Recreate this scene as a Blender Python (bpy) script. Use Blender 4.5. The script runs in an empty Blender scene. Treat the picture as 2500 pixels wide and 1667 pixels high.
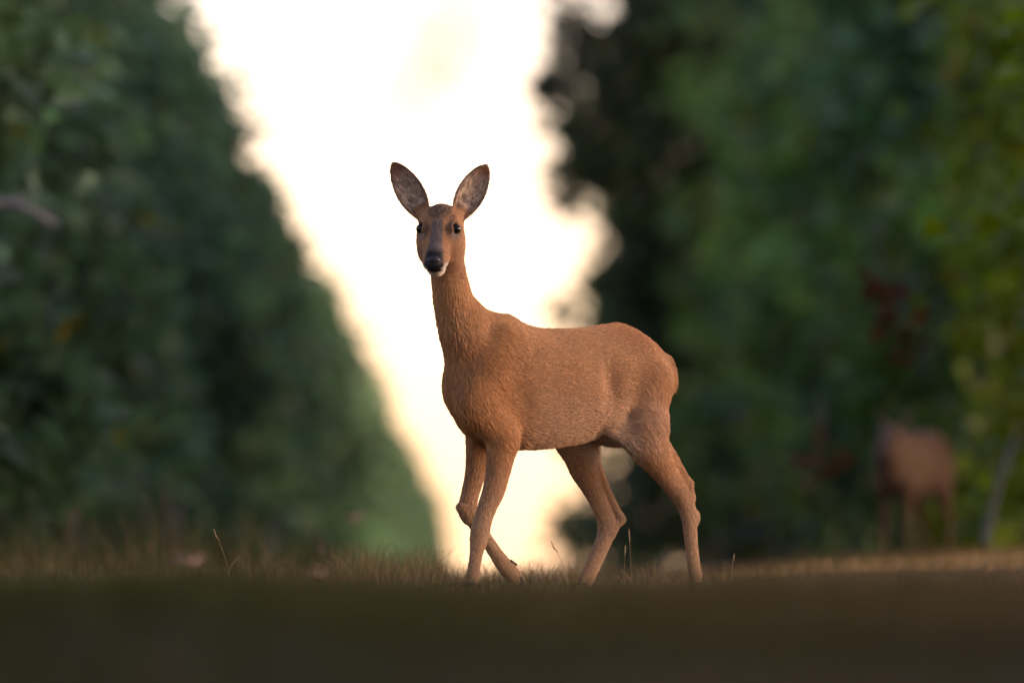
import bpy, math, random
import numpy as np
from mathutils import Vector, Matrix
from mathutils.kdtree import KDTree

# ------------------------------------------------------------------ camera, sky, sun, exposure
scene = bpy.context.scene
EYE = 0.20                      # the photographer lies on the ground
KPX = 36.0 / 400.0 / 2500.0     # radians per photograph pixel (400 mm lens)
HZ = 1402.0                     # photograph row of the horizon
FOCUS = 30.0
cam_data = bpy.data.cameras.new("camera")
cam_data.lens = 400.0
cam_data.sensor_width = 36.0
cam_data.clip_start = 0.5
cam_data.clip_end = 6000.0
cam_data.dof.use_dof = True
cam_data.dof.focus_distance = 29.88
cam_data.dof.aperture_fstop = 3.8
cam_data.dof.aperture_blades = 0
cam = bpy.data.objects.new("camera", cam_data)
scene.collection.objects.link(cam)
cam.location = (0.0, 0.0, EYE)
cam.rotation_euler = (math.radians(90.0) + (HZ - 833.5) * KPX, 0.0, 0.0)
scene.camera = cam

SUN_EL = math.radians(9.0)
SUN_AZ = math.radians(96.0)      # low sun off to the right of the lane
world = bpy.data.worlds.new("World")
scene.world = world
world.use_nodes = True
wn = world.node_tree
for n in list(wn.nodes):
    wn.nodes.remove(n)
w_out = wn.nodes.new("ShaderNodeOutputWorld")
w_bg = wn.nodes.new("ShaderNodeBackground")
w_sky = wn.nodes.new("ShaderNodeTexSky")
w_sky.sky_type = 'NISHITA'
w_sky.sun_disc = False
w_sky.sun_elevation = SUN_EL
w_sky.sun_rotation = SUN_AZ
w_sky.altitude = 100.0
w_sky.air_density = 0.8
w_sky.dust_density = 0.4
w_sky.ozone_density = 1.0
w_bg.inputs["Strength"].default_value = 0.12
w_wb = wn.nodes.new("ShaderNodeMix")          # the photograph's warm white balance, the same over the whole sky
w_wb.data_type = 'RGBA'; w_wb.blend_type = 'MULTIPLY'
w_wb.inputs["Factor"].default_value = 1.0
w_wb.inputs["B"].default_value = (1.30, 0.91, 0.94, 1.0)
wn.links.new(w_sky.outputs[0], w_wb.inputs["A"])
wn.links.new(w_wb.outputs["Result"], w_bg.inputs["Color"])
wn.links.new(w_bg.outputs[0], w_out.inputs["Surface"])

sun_data = bpy.data.lights.new("sun", 'SUN')
sun_data.energy = 1.4
sun_data.angle = math.radians(40.0)
sun_data.color = (1.0, 0.82, 0.66)
sun = bpy.data.objects.new("sun", sun_data)
scene.collection.objects.link(sun)
to_sun = Vector((math.sin(SUN_AZ) * math.cos(SUN_EL), math.cos(SUN_AZ) * math.cos(SUN_EL), math.sin(SUN_EL)))
sun.rotation_euler = to_sun.to_track_quat('Z', 'Y').to_euler()
sun.location = (0, 60, 30)

scene.view_settings.view_transform = 'Standard'
scene.view_settings.look = 'None'
scene.view_settings.exposure = 1.97
scene.view_settings.gamma = 1.0
scene.render.engine = 'CYCLES'
scene.cycles.use_denoising = True
scene.cycles.max_bounces = 8
scene.cycles.transparent_max_bounces = 8
scene.cycles.sample_clamp_indirect = 6.0

COL = scene.collection
random.seed(7)
RNG = np.random.default_rng(7)

# ------------------------------------------------------------------ helpers
def tag(o, label=None, cat=None, group=None, kind=None):
    if label: o["label"] = label
    if cat: o["category"] = cat
    if group: o["group"] = group
    if kind: o["kind"] = kind
    return o

def empty(name, loc=(0, 0, 0), rz=0.0):
    o = bpy.data.objects.new(name, None)
    o.location = loc
    o.rotation_euler = (0, 0, rz)
    o.empty_display_size = 0.1
    COL.objects.link(o)
    return o

def mesh_object(name, verts, faces, mat=None, parent=None, smooth=True, attrs=None):
    """verts (n,3), faces (m,k) numpy arrays -> one mesh object"""
    me = mesh_data(name, verts, faces, mat, smooth, attrs)
    o = bpy.data.objects.new(name, me)
    COL.objects.link(o)
    if parent is not None:
        o.parent = parent
    return o

def mesh_data(name, verts, faces, mat=None, smooth=True, attrs=None):
    verts = np.asarray(verts, dtype=np.float32)
    faces = np.asarray(faces, dtype=np.int32)
    k = faces.shape[1]
    me = bpy.data.meshes.new(name)
    me.vertices.add(len(verts))
    me.vertices.foreach_set("co", verts.ravel())
    me.loops.add(faces.size)
    me.loops.foreach_set("vertex_index", faces.ravel())
    me.polygons.add(len(faces))
    me.polygons.foreach_set("loop_start", np.arange(0, faces.size, k, dtype=np.int32))
    me.polygons.foreach_set("loop_total", np.full(len(faces), k, dtype=np.int32))
    me.update(calc_edges=True)
    me.validate()
    me.polygons.foreach_set("use_smooth", np.full(len(me.polygons), smooth, dtype=bool))
    if attrs:
        for nm, arr in attrs.items():
            at = me.attributes.new(nm, 'FLOAT_COLOR', 'POINT')
            c = np.ones((len(verts), 4), dtype=np.float32)
            c[:, :3] = arr
            at.data.foreach_set("color", c.ravel())
    if mat is not None:
        me.materials.append(mat)
    return me

def ss(e0, e1, x):
    t = np.clip((x - e0) / (e1 - e0), 0.0, 1.0)
    return t * t * (3 - 2 * t)

def vnoise(p, seed=0):
    """cheap smooth value noise for numpy points (n,3)"""
    p = np.asarray(p, dtype=np.float64)
    i = np.floor(p).astype(np.int64)
    f = p - i
    f = f * f * (3 - 2 * f)
    def h(ix, iy, iz):
        n = (ix * 374761393 + iy * 668265263 + iz * 2147483647 + seed * 974634777) & 0xFFFFFFFF
        n = ((n ^ (n >> 13)) * 1274126177) & 0xFFFFFFFF
        n = n ^ (n >> 16)
        return (n & 0xFFFF) / 65535.0
    r = 0.0
    for a in (0, 1):
        for b in (0, 1):
            for c in (0, 1):
                w = (f[:, 0] if a else 1 - f[:, 0]) * (f[:, 1] if b else 1 - f[:, 1]) * (f[:, 2] if c else 1 - f[:, 2])
                r = r + w * h(i[:, 0] + a, i[:, 1] + b, i[:, 2] + c)
    return r * 2 - 1

def new_mat(name):
    m = bpy.data.materials.new(name)
    m.use_nodes = True
    nt = m.node_tree
    for n in list(nt.nodes):
        nt.nodes.remove(n)
    return m, nt

def node(nt, kind, **kw):
    n = nt.nodes.new(kind)
    for k, v in kw.items():
        if k in n.inputs:
            n.inputs[k].default_value = v
        else:
            setattr(n, k, v)
    return n

# ------------------------------------------------------------------ materials
def mat_simple(name, col, rough=0.5, spec=0.5, coat=0.0, noise=None):
    m, nt = new_mat(name)
    out = node(nt, "ShaderNodeOutputMaterial")
    b = node(nt, "ShaderNodeBsdfPrincipled")
    b.inputs["Roughness"].default_value = rough
    b.inputs["Specular IOR Level"].default_value = spec
    b.inputs["Coat Weight"].default_value = coat
    if noise:
        tx = node(nt, "ShaderNodeTexNoise"); tx.inputs["Scale"].default_value = noise[0]
        tx.inputs["Detail"].default_value = 4
        tc = node(nt, "ShaderNodeTexCoord")
        nt.links.new(tc.outputs["Object"], tx.inputs["Vector"])
        rp = node(nt, "ShaderNodeValToRGB")
        rp.color_ramp.elements[0].color = (*col, 1); rp.color_ramp.elements[0].position = 0.3
        rp.color_ramp.elements[1].color = (*noise[1], 1); rp.color_ramp.elements[1].position = 0.7
        nt.links.new(tx.outputs["Fac"], rp.inputs[0])
        nt.links.new(rp.outputs[0], b.inputs["Base Color"])
        bm = node(nt, "ShaderNodeBump"); bm.inputs["Strength"].default_value = 0.25; bm.inputs["Distance"].default_value = noise[2]
        nt.links.new(tx.outputs["Fac"], bm.inputs["Height"]); nt.links.new(bm.outputs[0], b.inputs["Normal"])
    else:
        b.inputs["Base Color"].default_value = (*col, 1)
    nt.links.new(b.outputs[0], out.inputs[0])
    return m

def mat_coat(name):
    """short-haired hide: colour from the coat pattern, fine streaky relief"""
    m, nt = new_mat(name)
    out = node(nt, "ShaderNodeOutputMaterial")
    b = node(nt, "ShaderNodeBsdfPrincipled")
    at = node(nt, "ShaderNodeAttribute", attribute_name="coat")
    tc = node(nt, "ShaderNodeTexCoord")
    nz = node(nt, "ShaderNodeTexNoise"); nz.inputs["Scale"].default_value = 140; nz.inputs["Detail"].default_value = 4
    nt.links.new(tc.outputs["Object"], nz.inputs["Vector"])
    mx = node(nt, "ShaderNodeMix", data_type='RGBA', blend_type='MULTIPLY')
    mr = node(nt, "ShaderNodeMapRange"); mr.inputs["To Min"].default_value = 0.6; mr.inputs["To Max"].default_value = 1.25
    nt.links.new(nz.outputs["Fac"], mr.inputs["Value"])
    mx.inputs["Factor"].default_value = 1.0
    nt.links.new(at.outputs["Color"], mx.inputs["A"]); nt.links.new(mr.outputs[0], mx.inputs["B"])
    nt.links.new(mx.outputs["Result"], b.inputs["Base Color"])
    b.inputs["Roughness"].default_value = 0.75
    b.inputs["Specular IOR Level"].default_value = 0.2
    bm = node(nt, "ShaderNodeBump"); bm.inputs["Strength"].default_value = 0.3; bm.inputs["Distance"].default_value = 0.002
    nt.links.new(nz.outputs["Fac"], bm.inputs["Height"]); nt.links.new(bm.outputs[0], b.inputs["Normal"])
    nt.links.new(b.outputs[0], out.inputs[0])
    return m

def mat_fur(name):
    m, nt = new_mat(name)
    out = node(nt, "ShaderNodeOutputMaterial")
    at = node(nt, "ShaderNodeAttribute", attribute_name="coat")
    b = node(nt, "ShaderNodeBsdfPrincipled")
    b.inputs["Roughness"].default_value = 0.55
    b.inputs["Specular IOR Level"].default_value = 0.25
    tr = node(nt, "ShaderNodeBsdfTranslucent")
    mx = node(nt, "ShaderNodeMixShader"); mx.inputs[0].default_value = 0.30
    nt.links.new(at.outputs["Color"], b.inputs["Base Color"])
    nt.links.new(at.outputs["Color"], tr.inputs["Color"])
    nt.links.new(b.outputs[0], mx.inputs[1]); nt.links.new(tr.outputs[0], mx.inputs[2])
    nt.links.new(mx.outputs[0], out.inputs[0])
    return m

def mat_leaf(name, attr="tint", trans=0.42, rough=0.36, spec=0.5):
    m, nt = new_mat(name)
    out = node(nt, "ShaderNodeOutputMaterial")
    at = node(nt, "ShaderNodeAttribute", attribute_name=attr)
    b = node(nt, "ShaderNodeBsdfPrincipled")
    b.inputs["Roughness"].default_value = rough
    b.inputs["Specular IOR Level"].default_value = spec
    hs = node(nt, "ShaderNodeHueSaturation"); hs.inputs["Saturation"].default_value = 1.15; hs.inputs["Value"].default_value = 1.3
    tr = node(nt, "ShaderNodeBsdfTranslucent")
    mx = node(nt, "ShaderNodeMixShader"); mx.inputs[0].default_value = trans
    nt.links.new(at.outputs["Color"], b.inputs["Base Color"])
    nt.links.new(at.outputs["Color"], hs.inputs["Color"]); nt.links.new(hs.outputs[0], tr.inputs["Color"])
    nt.links.new(b.outputs[0], mx.inputs[1]); nt.links.new(tr.outputs[0], mx.inputs[2])
    nt.links.new(mx.outputs[0], out.inputs[0])
    return m

M_COAT = mat_coat("deer_coat")
M_FUR = mat_fur("deer_fur")
M_EYE = mat_simple("deer_eye", (0.005, 0.0035, 0.003), 0.10, 0.28, 0.0)
M_NOSE = mat_simple("deer_nose", (0.007, 0.006, 0.007), 0.5, 0.35, 0.0, (420, (0.02, 0.018, 0.019), 0.0006))
M_HOOF = mat_simple("deer_hoof", (0.02, 0.016, 0.013), 0.7, 0.15, 0.0, (90, (0.05, 0.04, 0.03), 0.001))
M_BARK = mat_simple("bark", (0.06, 0.045, 0.035), 0.9, 0.2, 0.0, (14, (0.13, 0.105, 0.085), 0.02))
M_LEAF = mat_leaf("leaf")
M_GRASS = mat_leaf("grass_blade", trans=0.3, rough=0.6, spec=0.25)

# ------------------------------------------------------------------ deer: distance-field modelling
class Field:
    """signed distance grid that shapes are smoothly blended into"""
    def __init__(self, lo, hi, h):
        self.lo = np.array(lo, dtype=np.float64); self.h = h
        self.n = np.ceil((np.array(hi) - self.lo) / h).astype(int) + 1
        self.F = np.full(tuple(self.n), 0.2, dtype=np.float32)
    def block(self, lo, hi):
        a = np.clip(np.floor((np.array(lo) - self.lo) / self.h).astype(int), 0, self.n - 1)
        b = np.clip(np.ceil((np.array(hi) - self.lo) / self.h).astype(int) + 1, 1, self.n)
        ax = [(self.lo[i] + self.h * np.arange(a[i], b[i])).astype(np.float32) for i in range(3)]
        sl = tuple(slice(a[i], b[i]) for i in range(3))
        return sl, ax[0][:, None, None], ax[1][None, :, None], ax[2][None, None, :]
    def add(self, fn, lo, hi, k=0.02):
        mg = k + 3 * self.h
        sl, x, y, z = self.block(np.array(lo) - mg, np.array(hi) + mg)
        d = fn(x, y, z).astype(np.float32)
        A = self.F[sl]
        hh = np.clip(0.5 + 0.5 * (d - A) / k, 0, 1)
        self.F[sl] = d + (A - d) * hh - k * hh * (1 - hh)
    def cut(self, fn, lo, hi, k=0.006):
        mg = k + 3 * self.h
        sl, x, y, z = self.block(np.array(lo) - mg, np.array(hi) + mg)
        d = -fn(x, y, z).astype(np.float32)
        A = self.F[sl]
        hh = np.clip(0.5 - 0.5 * (d - A) / k, 0, 1)
        self.F[sl] = d + (A - d) * hh + k * hh * (1 - hh)
    # tapered limb segment; in-plane radius a, sideways (v) radius b
    def seg(self, p0, p1, r0, r1, k=0.02):
        p0 = np.array(p0, float); p1 = np.array(p1, float)
        if np.isscalar(r0): r0 = (r0, r0)
        if np.isscalar(r1): r1 = (r1, r1)
        d = p1 - p0; L2 = float(d @ d) + 1e-12
        def fn(x, y, z):
            t = np.clip(((x - p0[0]) * d[0] + (y - p0[1]) * d[1] + (z - p0[2]) * d[2]) / L2, 0, 1)
            a = r0[0] + (r1[0] - r0[0]) * t; b = r0[1] + (r1[1] - r0[1]) * t
            dx = x - p0[0] - d[0] * t; dy = y - p0[1] - d[1] * t; dz = z - p0[2] - d[2] * t
            k0 = np.sqrt((dx * dx + dz * dz) / (a * a) + dy * dy / (b * b))
            k1 = np.sqrt((dx * dx + dz * dz) / a ** 4 + dy * dy / b ** 4) + 1e-6
            return np.where(k0 < 1e-3, -np.minimum(a, b), k0 * (k0 - 1) / k1)
        m = max(max(r0), max(r1))
        self.add(fn, np.minimum(p0, p1) - m, np.maximum(p0, p1) + m, k)
    def chain(self, pts, k=0.015):
        """one smooth limb through all the points: spline-resampled, hard union inside, one soft union with the rest"""
        P = np.array([p for p, r in pts], float)
        Rr = np.array([(r, r) if np.isscalar(r) else r for p, r in pts], float)
        D = np.concatenate([P, Rr], 1)
        t = np.concatenate([[0], np.cumsum(np.linalg.norm(np.diff(P, axis=0), axis=1))])
        m = np.gradient(D, t, axis=0)
        out = []
        for i in range(len(D) - 1):
            n = max(2, int((t[i + 1] - t[i]) / 0.008)); hh = t[i + 1] - t[i]
            for j in range(n):
                u = j / n
                out.append((2*u**3-3*u**2+1)*D[i] + (u**3-2*u**2+u)*hh*m[i] + (-2*u**3+3*u**2)*D[i+1] + (u**3-u**2)*hh*m[i+1])
        out.append(D[-1]); out = np.array(out)
        mr = out[:, 3:].max()
        lo, hi = out[:, :3].min(0) - mr, out[:, :3].max(0) + mr
        mg = k + 3 * self.h
        sl, x, y, z = self.block(lo - mg, hi + mg)
        d = np.full(self.F[sl].shape, 0.2, np.float32)
        org = [int(q.start) for q in sl]
        for e, f in zip(out[:-1], out[1:]):
            r = max(e[3:].max(), f[3:].max()) + mg
            s2, x2, y2, z2 = self.block(np.minimum(e[:3], f[:3]) - r, np.maximum(e[:3], f[:3]) + r)
            q = tuple(slice(max(0, s2[i].start - org[i]), max(0, s2[i].stop - org[i])) for i in range(3))
            s3 = tuple(slice(q[i].start + org[i], min(q[i].stop + org[i], sl[i].stop)) for i in range(3))
            off = [s3[i].start - s2[i].start for i in range(3)]; ln = [s3[i].stop - s3[i].start for i in range(3)]
            x2 = x2[off[0]:off[0] + ln[0]]; y2 = y2[:, off[1]:off[1] + ln[1]]; z2 = z2[:, :, off[2]:off[2] + ln[2]]
            dd = f[:3] - e[:3]; L2 = float(dd @ dd) + 1e-12
            tt = np.clip(((x2 - e[0]) * dd[0] + (y2 - e[1]) * dd[1] + (z2 - e[2]) * dd[2]) / L2, 0, 1)
            A = e[3] + (f[3] - e[3]) * tt; B = e[4] + (f[4] - e[4]) * tt
            dx = x2 - e[0] - dd[0] * tt; dy = y2 - e[1] - dd[1] * tt; dz = z2 - e[2] - dd[2] * tt
            g = dx * dx + dz * dz
            k0 = np.sqrt(g / (A * A) + dy * dy / (B * B))
            k1 = np.sqrt(g / A ** 4 + dy * dy / B ** 4) + 1e-6
            v = np.where(k0 < 1e-3, -np.minimum(A, B), k0 * (k0 - 1) / k1).astype(np.float32)
            q = tuple(slice(q[i].start, q[i].start + ln[i]) for i in range(3))
            d[q] = np.minimum(d[q], v)
        A = self.F[sl]
        hh = np.clip(0.5 + 0.5 * (d - A) / k, 0, 1)
        self.F[sl] = d + (A - d) * hh - k * hh * (1 - hh)
    # ellipsoid with its own axes (rows of R)
    def ell(self, c, r, R=None, k=0.02, sub=False):
        c = np.array(c, float); r = np.array(r, float)
        R = np.eye(3) if R is None else np.array(R)
        def fn(x, y, z):
            q = [(R[i][0] * (x - c[0]) + R[i][1] * (y - c[1]) + R[i][2] * (z - c[2])) for i in range(3)]
            k0 = np.sqrt(sum((q[i] / r[i]) ** 2 for i in range(3)))
            k1 = np.sqrt(sum((q[i] / r[i] ** 2) ** 2 for i in range(3))) + 1e-6
            return np.where(k0 < 1e-3, -r.min(), k0 * (k0 - 1) / k1)
        m = r.max()
        (self.cut if sub else self.add)(fn, c - m, c + m, k)
    # body lofted along axis: rows (s, top, bottom, halfwidth); frame origin o, axes A (along), S (side), N (up)
    def loft(self, rows, o, A, S, N, k=0.02, egg=0.0, endcap=0.02, pw=2.0):
        rows = np.array(rows, float); o = np.array(o, float)
        A = np.array(A); S = np.array(S); N = np.array(N)
        s0, s1 = rows[0, 0], rows[-1, 0]
        cm = (rows[:, 1] + rows[:, 2]) / 2; hm = (rows[:, 1] - rows[:, 2]) / 2
        sf = np.linspace(s0, s1, 200)
        def smooth(v):
            f = np.interp(sf, rows[:, 0], v)
            kk = np.hanning(23); kk /= kk.sum()
            g = np.convolve(np.pad(f, 11, mode='edge'), kk, 'valid')
            return g
        C, H, W = smooth(cm), smooth(hm), smooth(rows[:, 3])
        def fn(x, y, z):
            px, py, pz = x - o[0], y - o[1], z - o[2]
            s = A[0] * px + A[1] * py + A[2] * pz
            v = S[0] * px + S[1] * py + S[2] * pz
            n = N[0] * px + N[1] * py + N[2] * pz
            sc = np.clip(s, s0, s1)
            c = np.interp(sc, sf, C); h = np.interp(sc, sf, H); w = np.interp(sc, sf, W)
            e = s - sc
            q = (n - c) / h
            w = w * (1 - egg * np.clip(q, -1.2, 1.2))
            if pw == 2.0:
                k0 = np.sqrt(q * q + (v / w) ** 2 + (e / endcap) ** 2)
            else:
                k0 = (np.abs(q) ** pw + np.abs(v / w) ** pw + np.abs(e / endcap) ** pw) ** (1 / pw)
            k1 = np.sqrt((q / h) ** 2 + (v / (w * w)) ** 2 + (e / endcap ** 2) ** 2) + 1e-6
            return np.where(k0 < 1e-3, -np.minimum(h, w), k0 * (k0 - 1) / k1)
        corners = []
        for s in (s0 - endcap, s1 + endcap):
            for v in (-1, 1):
                for n in (rows[:, 1].max(), rows[:, 2].min()):
                    corners.append(o + A * s + S * v * rows[:, 3].max() * 1.3 + N * n)
        corners = np.array(corners)
        self.add(fn, corners.min(0), corners.max(0), k)
    def mesh(self):
        """naive surface nets"""
        F = self.F; neg = F < 0
        n = self.n
        c8 = np.zeros(tuple(n - 1), dtype=np.int8)
        for i in (0, 1):
            for j in (0, 1):
                for k in (0, 1):
                    c8 += neg[i:n[0] - 1 + i, j:n[1] - 1 + j, k:n[2] - 1 + k]
        act = (c8 > 0) & (c8 < 8)
        I, J, K = np.nonzero(act)
        idx = np.full(tuple(n - 1), -1, dtype=np.int32)
        idx[I, J, K] = np.arange(len(I))
        corner = [(i, j, k) for i in (0, 1) for j in (0, 1) for k in (0, 1)]
        vals = {c: F[I + c[0], J + c[1], K + c[2]] for c in corner}
        acc = np.zeros((len(I), 3)); cnt = np.zeros(len(I))
        for c in corner:
            for ax in range(3):
                if c[ax] == 0:
                    e = list(c); e[ax] = 1; e = tuple(e)
                    a, b = vals[c], vals[e]
                    cr = (a < 0) != (b < 0)
                    t = np.where(cr, a / np.where(cr, a - b, 1), 0)
                    p = np.zeros((len(I), 3)); p[:] = c
                    p[:, ax] += t
                    acc += p * cr[:, None]; cnt += cr
        V = self.lo + self.h * (np.stack([I, J, K], 1) + acc / cnt[:, None])
        quads = []
        for ax in range(3):
            o1, o2 = [(1, 2), (2, 0), (0, 1)][ax]
            A = neg
            sa = [slice(1, n[i] - 1) for i in range(3)]; sb = list(sa)
            sa[ax] = slice(0, n[ax] - 1); sb[ax] = slice(1, n[ax])
            a = neg[tuple(sa)]; b = neg[tuple(sb)]
            cr = np.nonzero(a != b)
            g = [cr[i] + (0 if i == ax else 1) for i in range(3)]
            fl = a[cr]
            def cell(d1, d2):
                q = [g[0].copy(), g[1].copy(), g[2].copy()]
                q[o1] = q[o1] - d1; q[o2] = q[o2] - d2
                return idx[q[0], q[1], q[2]]
            q = np.stack([cell(1, 1), cell(0, 1), cell(0, 0), cell(1, 0)], 1)
            q[~fl] = q[~fl][:, ::-1]
            quads.append(q)
        Q = np.concatenate(quads)
        Q = Q[(Q >= 0).all(1)]
        # light relaxation
        for lam in (0.5, 0.5):
            s = np.zeros_like(V); c = np.zeros(len(V))
            for a, b in ((0, 1), (1, 2), (2, 3), (3, 0)):
                for u, w in ((a, b), (b, a)):
                    for d in range(3):
                        s[:, d] += np.bincount(Q[:, u], V[Q[:, w], d], len(V))
                    c += np.bincount(Q[:, u], minlength=len(V))
            V = V + lam * (s / np.maximum(c, 1)[:, None] - V)
        return V, Q

def vert_normals(V, Q):
    nrm = np.cross(V[Q[:, 2]] - V[Q[:, 0]], V[Q[:, 3]] - V[Q[:, 1]])
    N = np.zeros_like(V)
    for a in range(4):
        for d in range(3):
            N[:, d] += np.bincount(Q[:, a], nrm[:, d], len(V))
    return N / (np.linalg.norm(N, axis=1)[:, None] + 1e-12)

def unit(v):
    v = np.array(v, float)
    return v / np.linalg.norm(v)

# ------------------------------------------------------------------ the roe doe, local axes: u forward, v its left, z up
TH = math.radians(35.0)
CT, ST = math.cos(TH), math.sin(TH)
OX, OY = (1360 - 1250) * KPX * FOCUS, FOCUS
GZ = EYE - (1440 - HZ) * KPX * FOCUS          # ground under her feet
PX = KPX * FOCUS                              # metres per photograph pixel at the doe

def L(px, py, v=0.0):
    """anatomical landmark measured on the photograph, at sideways offset v from her midline"""
    a = (px - 1250) * KPX
    u = (OX + v * ST - a * (OY - v * CT)) / (CT - a * ST)
    Y = OY - u * ST - v * CT
    return np.array([u, v, EYE + (HZ - py) * KPX * Y - GZ])

def w2l(d):        # world direction -> local direction
    x, y, z = d
    return np.array([-x * CT - y * ST, x * ST - y * CT, z])

def R2(h, ka=1.08, kb=0.83):     # half width in pixels -> radii
    return (h * PX * ka, h * PX * kb)

# head frame
HO = None
HA = unit(w2l((-0.115, -0.70, -0.705)))
HS = w2l((1.0, -0.11, 0.03)); HS = unit(HS - HA * (HS @ HA))
HN = np.cross(HS, HA); HN = unit(HN)
if HN[2] < 0: HN = -HN
HO = L(1071.5, 561, 0.035)
def Hd(a, s, n):
    return HO + HA * a + HS * s + HN * n

EYES = [Hd(0.007, -0.0465, 0.010), Hd(0.007, 0.0480, 0.010)]
EOUT = [unit(HA * .45 - HS * .60 + HN * .62), unit(HA * .45 + HS * .60 + HN * .62)]
# ear frames: base, tip (from photograph rows), width axis
def ear_frame(sign):
    if sign < 0:
        b, t = (1036, 528), (962, 398)
    else:
        b, t = (1118, 530), (1184, 404)
    k = PX
    B = Hd(-.050, sign * 0.046, 0.002)
    # the tip lies a little behind the base
    fr = w2l((1, 0, 0)); up = np.array([0, 0, 1.0]); back = w2l((0, 1, 0))
    c = L(1073, 560, 0.035)
    T = c + fr * ((t[0] - 1073) * k) + up * ((560 - t[1]) * k) + back * 0.075
    E = unit(T - B)
    face = w2l((sign * 0.30, -1.0, 0.18))       # the opening looks forward and outward
    D = unit(face - E * (face @ E))
    Wd = np.cross(D, E) * (1 if sign > 0 else 1)
    return B, T, E, unit(Wd), D, float(np.linalg.norm(T - B))
EARS = [ear_frame(-1), ear_frame(1)]

def ear_w(t):      # half width along the ear 0..1
    return np.interp(t, [0, .08, .2, .35, .5, .65, .8, .9, .97, 1.0], [.019, .024, .031, .036, .0365, .033, .0255, .018, .009, .003])

def build_ear(Fd, fr):
    B, T, E, Wd, D, Ln = fr
    def fn(x, y, z):
        px, py, pz = x - B[0], y - B[1], z - B[2]
        e = E[0] * px + E[1] * py + E[2] * pz
        w = Wd[0] * px + Wd[1] * py + Wd[2] * pz
        d = D[0] * px + D[1] * py + D[2] * pz
        t = e / Ln
        W = ear_w(np.clip(t, 0, 1))
        cup = np.interp(np.clip(t, 0, 1), [0, .3, .7, 1], [.022, .022, .012, .002])
        q = np.clip(w / W, -1.3, 1.3)
        mid = -cup * (1 - q * q) + 0.012 * np.clip(t, 0, 1) ** 2
        th = 0.0034 + 0.0012 * (1 - np.abs(q))
        dd = (np.abs(d - mid) - th) / np.sqrt(1 + (2 * cup * q / W) ** 2)
        dw = np.abs(w) - W
        de = np.maximum(e - Ln, -0.01 - e)
        return np.maximum(np.maximum(dd, dw * 0.8), de)
    pts = np.array([B, T])
    Fd.add(fn, pts.min(0) - 0.045, pts.max(0) + 0.045, 0.004)

def limb_points(rows, v0, v1=None, ka=1.08, kb=0.83):
    out = []
    n = len(rows)
    for i, r in enumerate(rows):
        v = v0 if v1 is None else v0 + (v1 - v0) * i / (n - 1)
        if len(r) > 3: v = r[3]
        out.append((L(r[0], r[1], v), R2(r[2], ka, kb)))
    return out

# limb centre lines: (column, row, half width) measured on the photograph
FORE_NEAR = [(1226, 1085, 36), (1222, 1115, 32), (1215, 1155, 28), (1204, 1201, 25), (1190.5, 1235, 22), (1179.5, 1268, 20.5),
             (1172.5, 1297, 22), (1168, 1320, 19.5), (1164, 1343, 15.5), (1158, 1383, 13.5), (1153, 1410, 14.5), (1148, 1428, 13)]
FORE_FAR = [(1168, 1050, 30), (1166, 1107, 27), (1163, 1139, 25), (1156, 1174, 22), (1148, 1206, 20.5), (1143, 1233, 20.5), (1149, 1256, 19)]
FORE_FAR2 = [(1147, 1250, 18.5), (1165, 1283, 17), (1189, 1318, 14), (1207, 1345, 14.5), (1224, 1370, 16.5), (1243, 1393, 18.5), (1262, 1416, 16)]
HIND_NEAR = [(1578, 1040, 54), (1590, 1098, 42), (1612, 1135, 32), (1633, 1168, 25), (1655, 1199, 22.5), (1672, 1229, 20.5), (1682, 1258, 18.5),
             (1684, 1284, 16), (1687, 1315, 14.5), (1692, 1366, 14), (1698, 1408, 15), (1702, 1428, 14)]
HIND_FAR = [(1400, 1060, 52), (1416, 1098, 44), (1424, 1142, 33), (1438, 1177, 25), (1456, 1213, 21), (1470, 1246, 20), (1479, 1268, 21),
            (1481, 1290, 21.5), (1478, 1308, 19), (1468, 1333, 18), (1454, 1366, 16.5), (1441, 1394, 16.5), (1430, 1415, 17), (1420, 1430, 14)]
VF, VH = 0.070, 0.078

TORSO = [(1122, 910, 985, .034), (1136, 878, 1028, .054), (1152, 846, 1058, .071), (1180, 804, 1076, .085), (1230, 775, 1091, .092), (1266, 788, 1096, .098),
         (1305, 802, 1096, .104), (1346, 805, 1092, .109), (1415, 803, 1082, .111), (1470, 795, 1062, .108), (1506, 789, 1048, .104), (1541, 801, 1038, .098),
         (1572, 823, 1030, .088), (1600, 847, 1005, .072), (1616, 875, 965, .050)]

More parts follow.
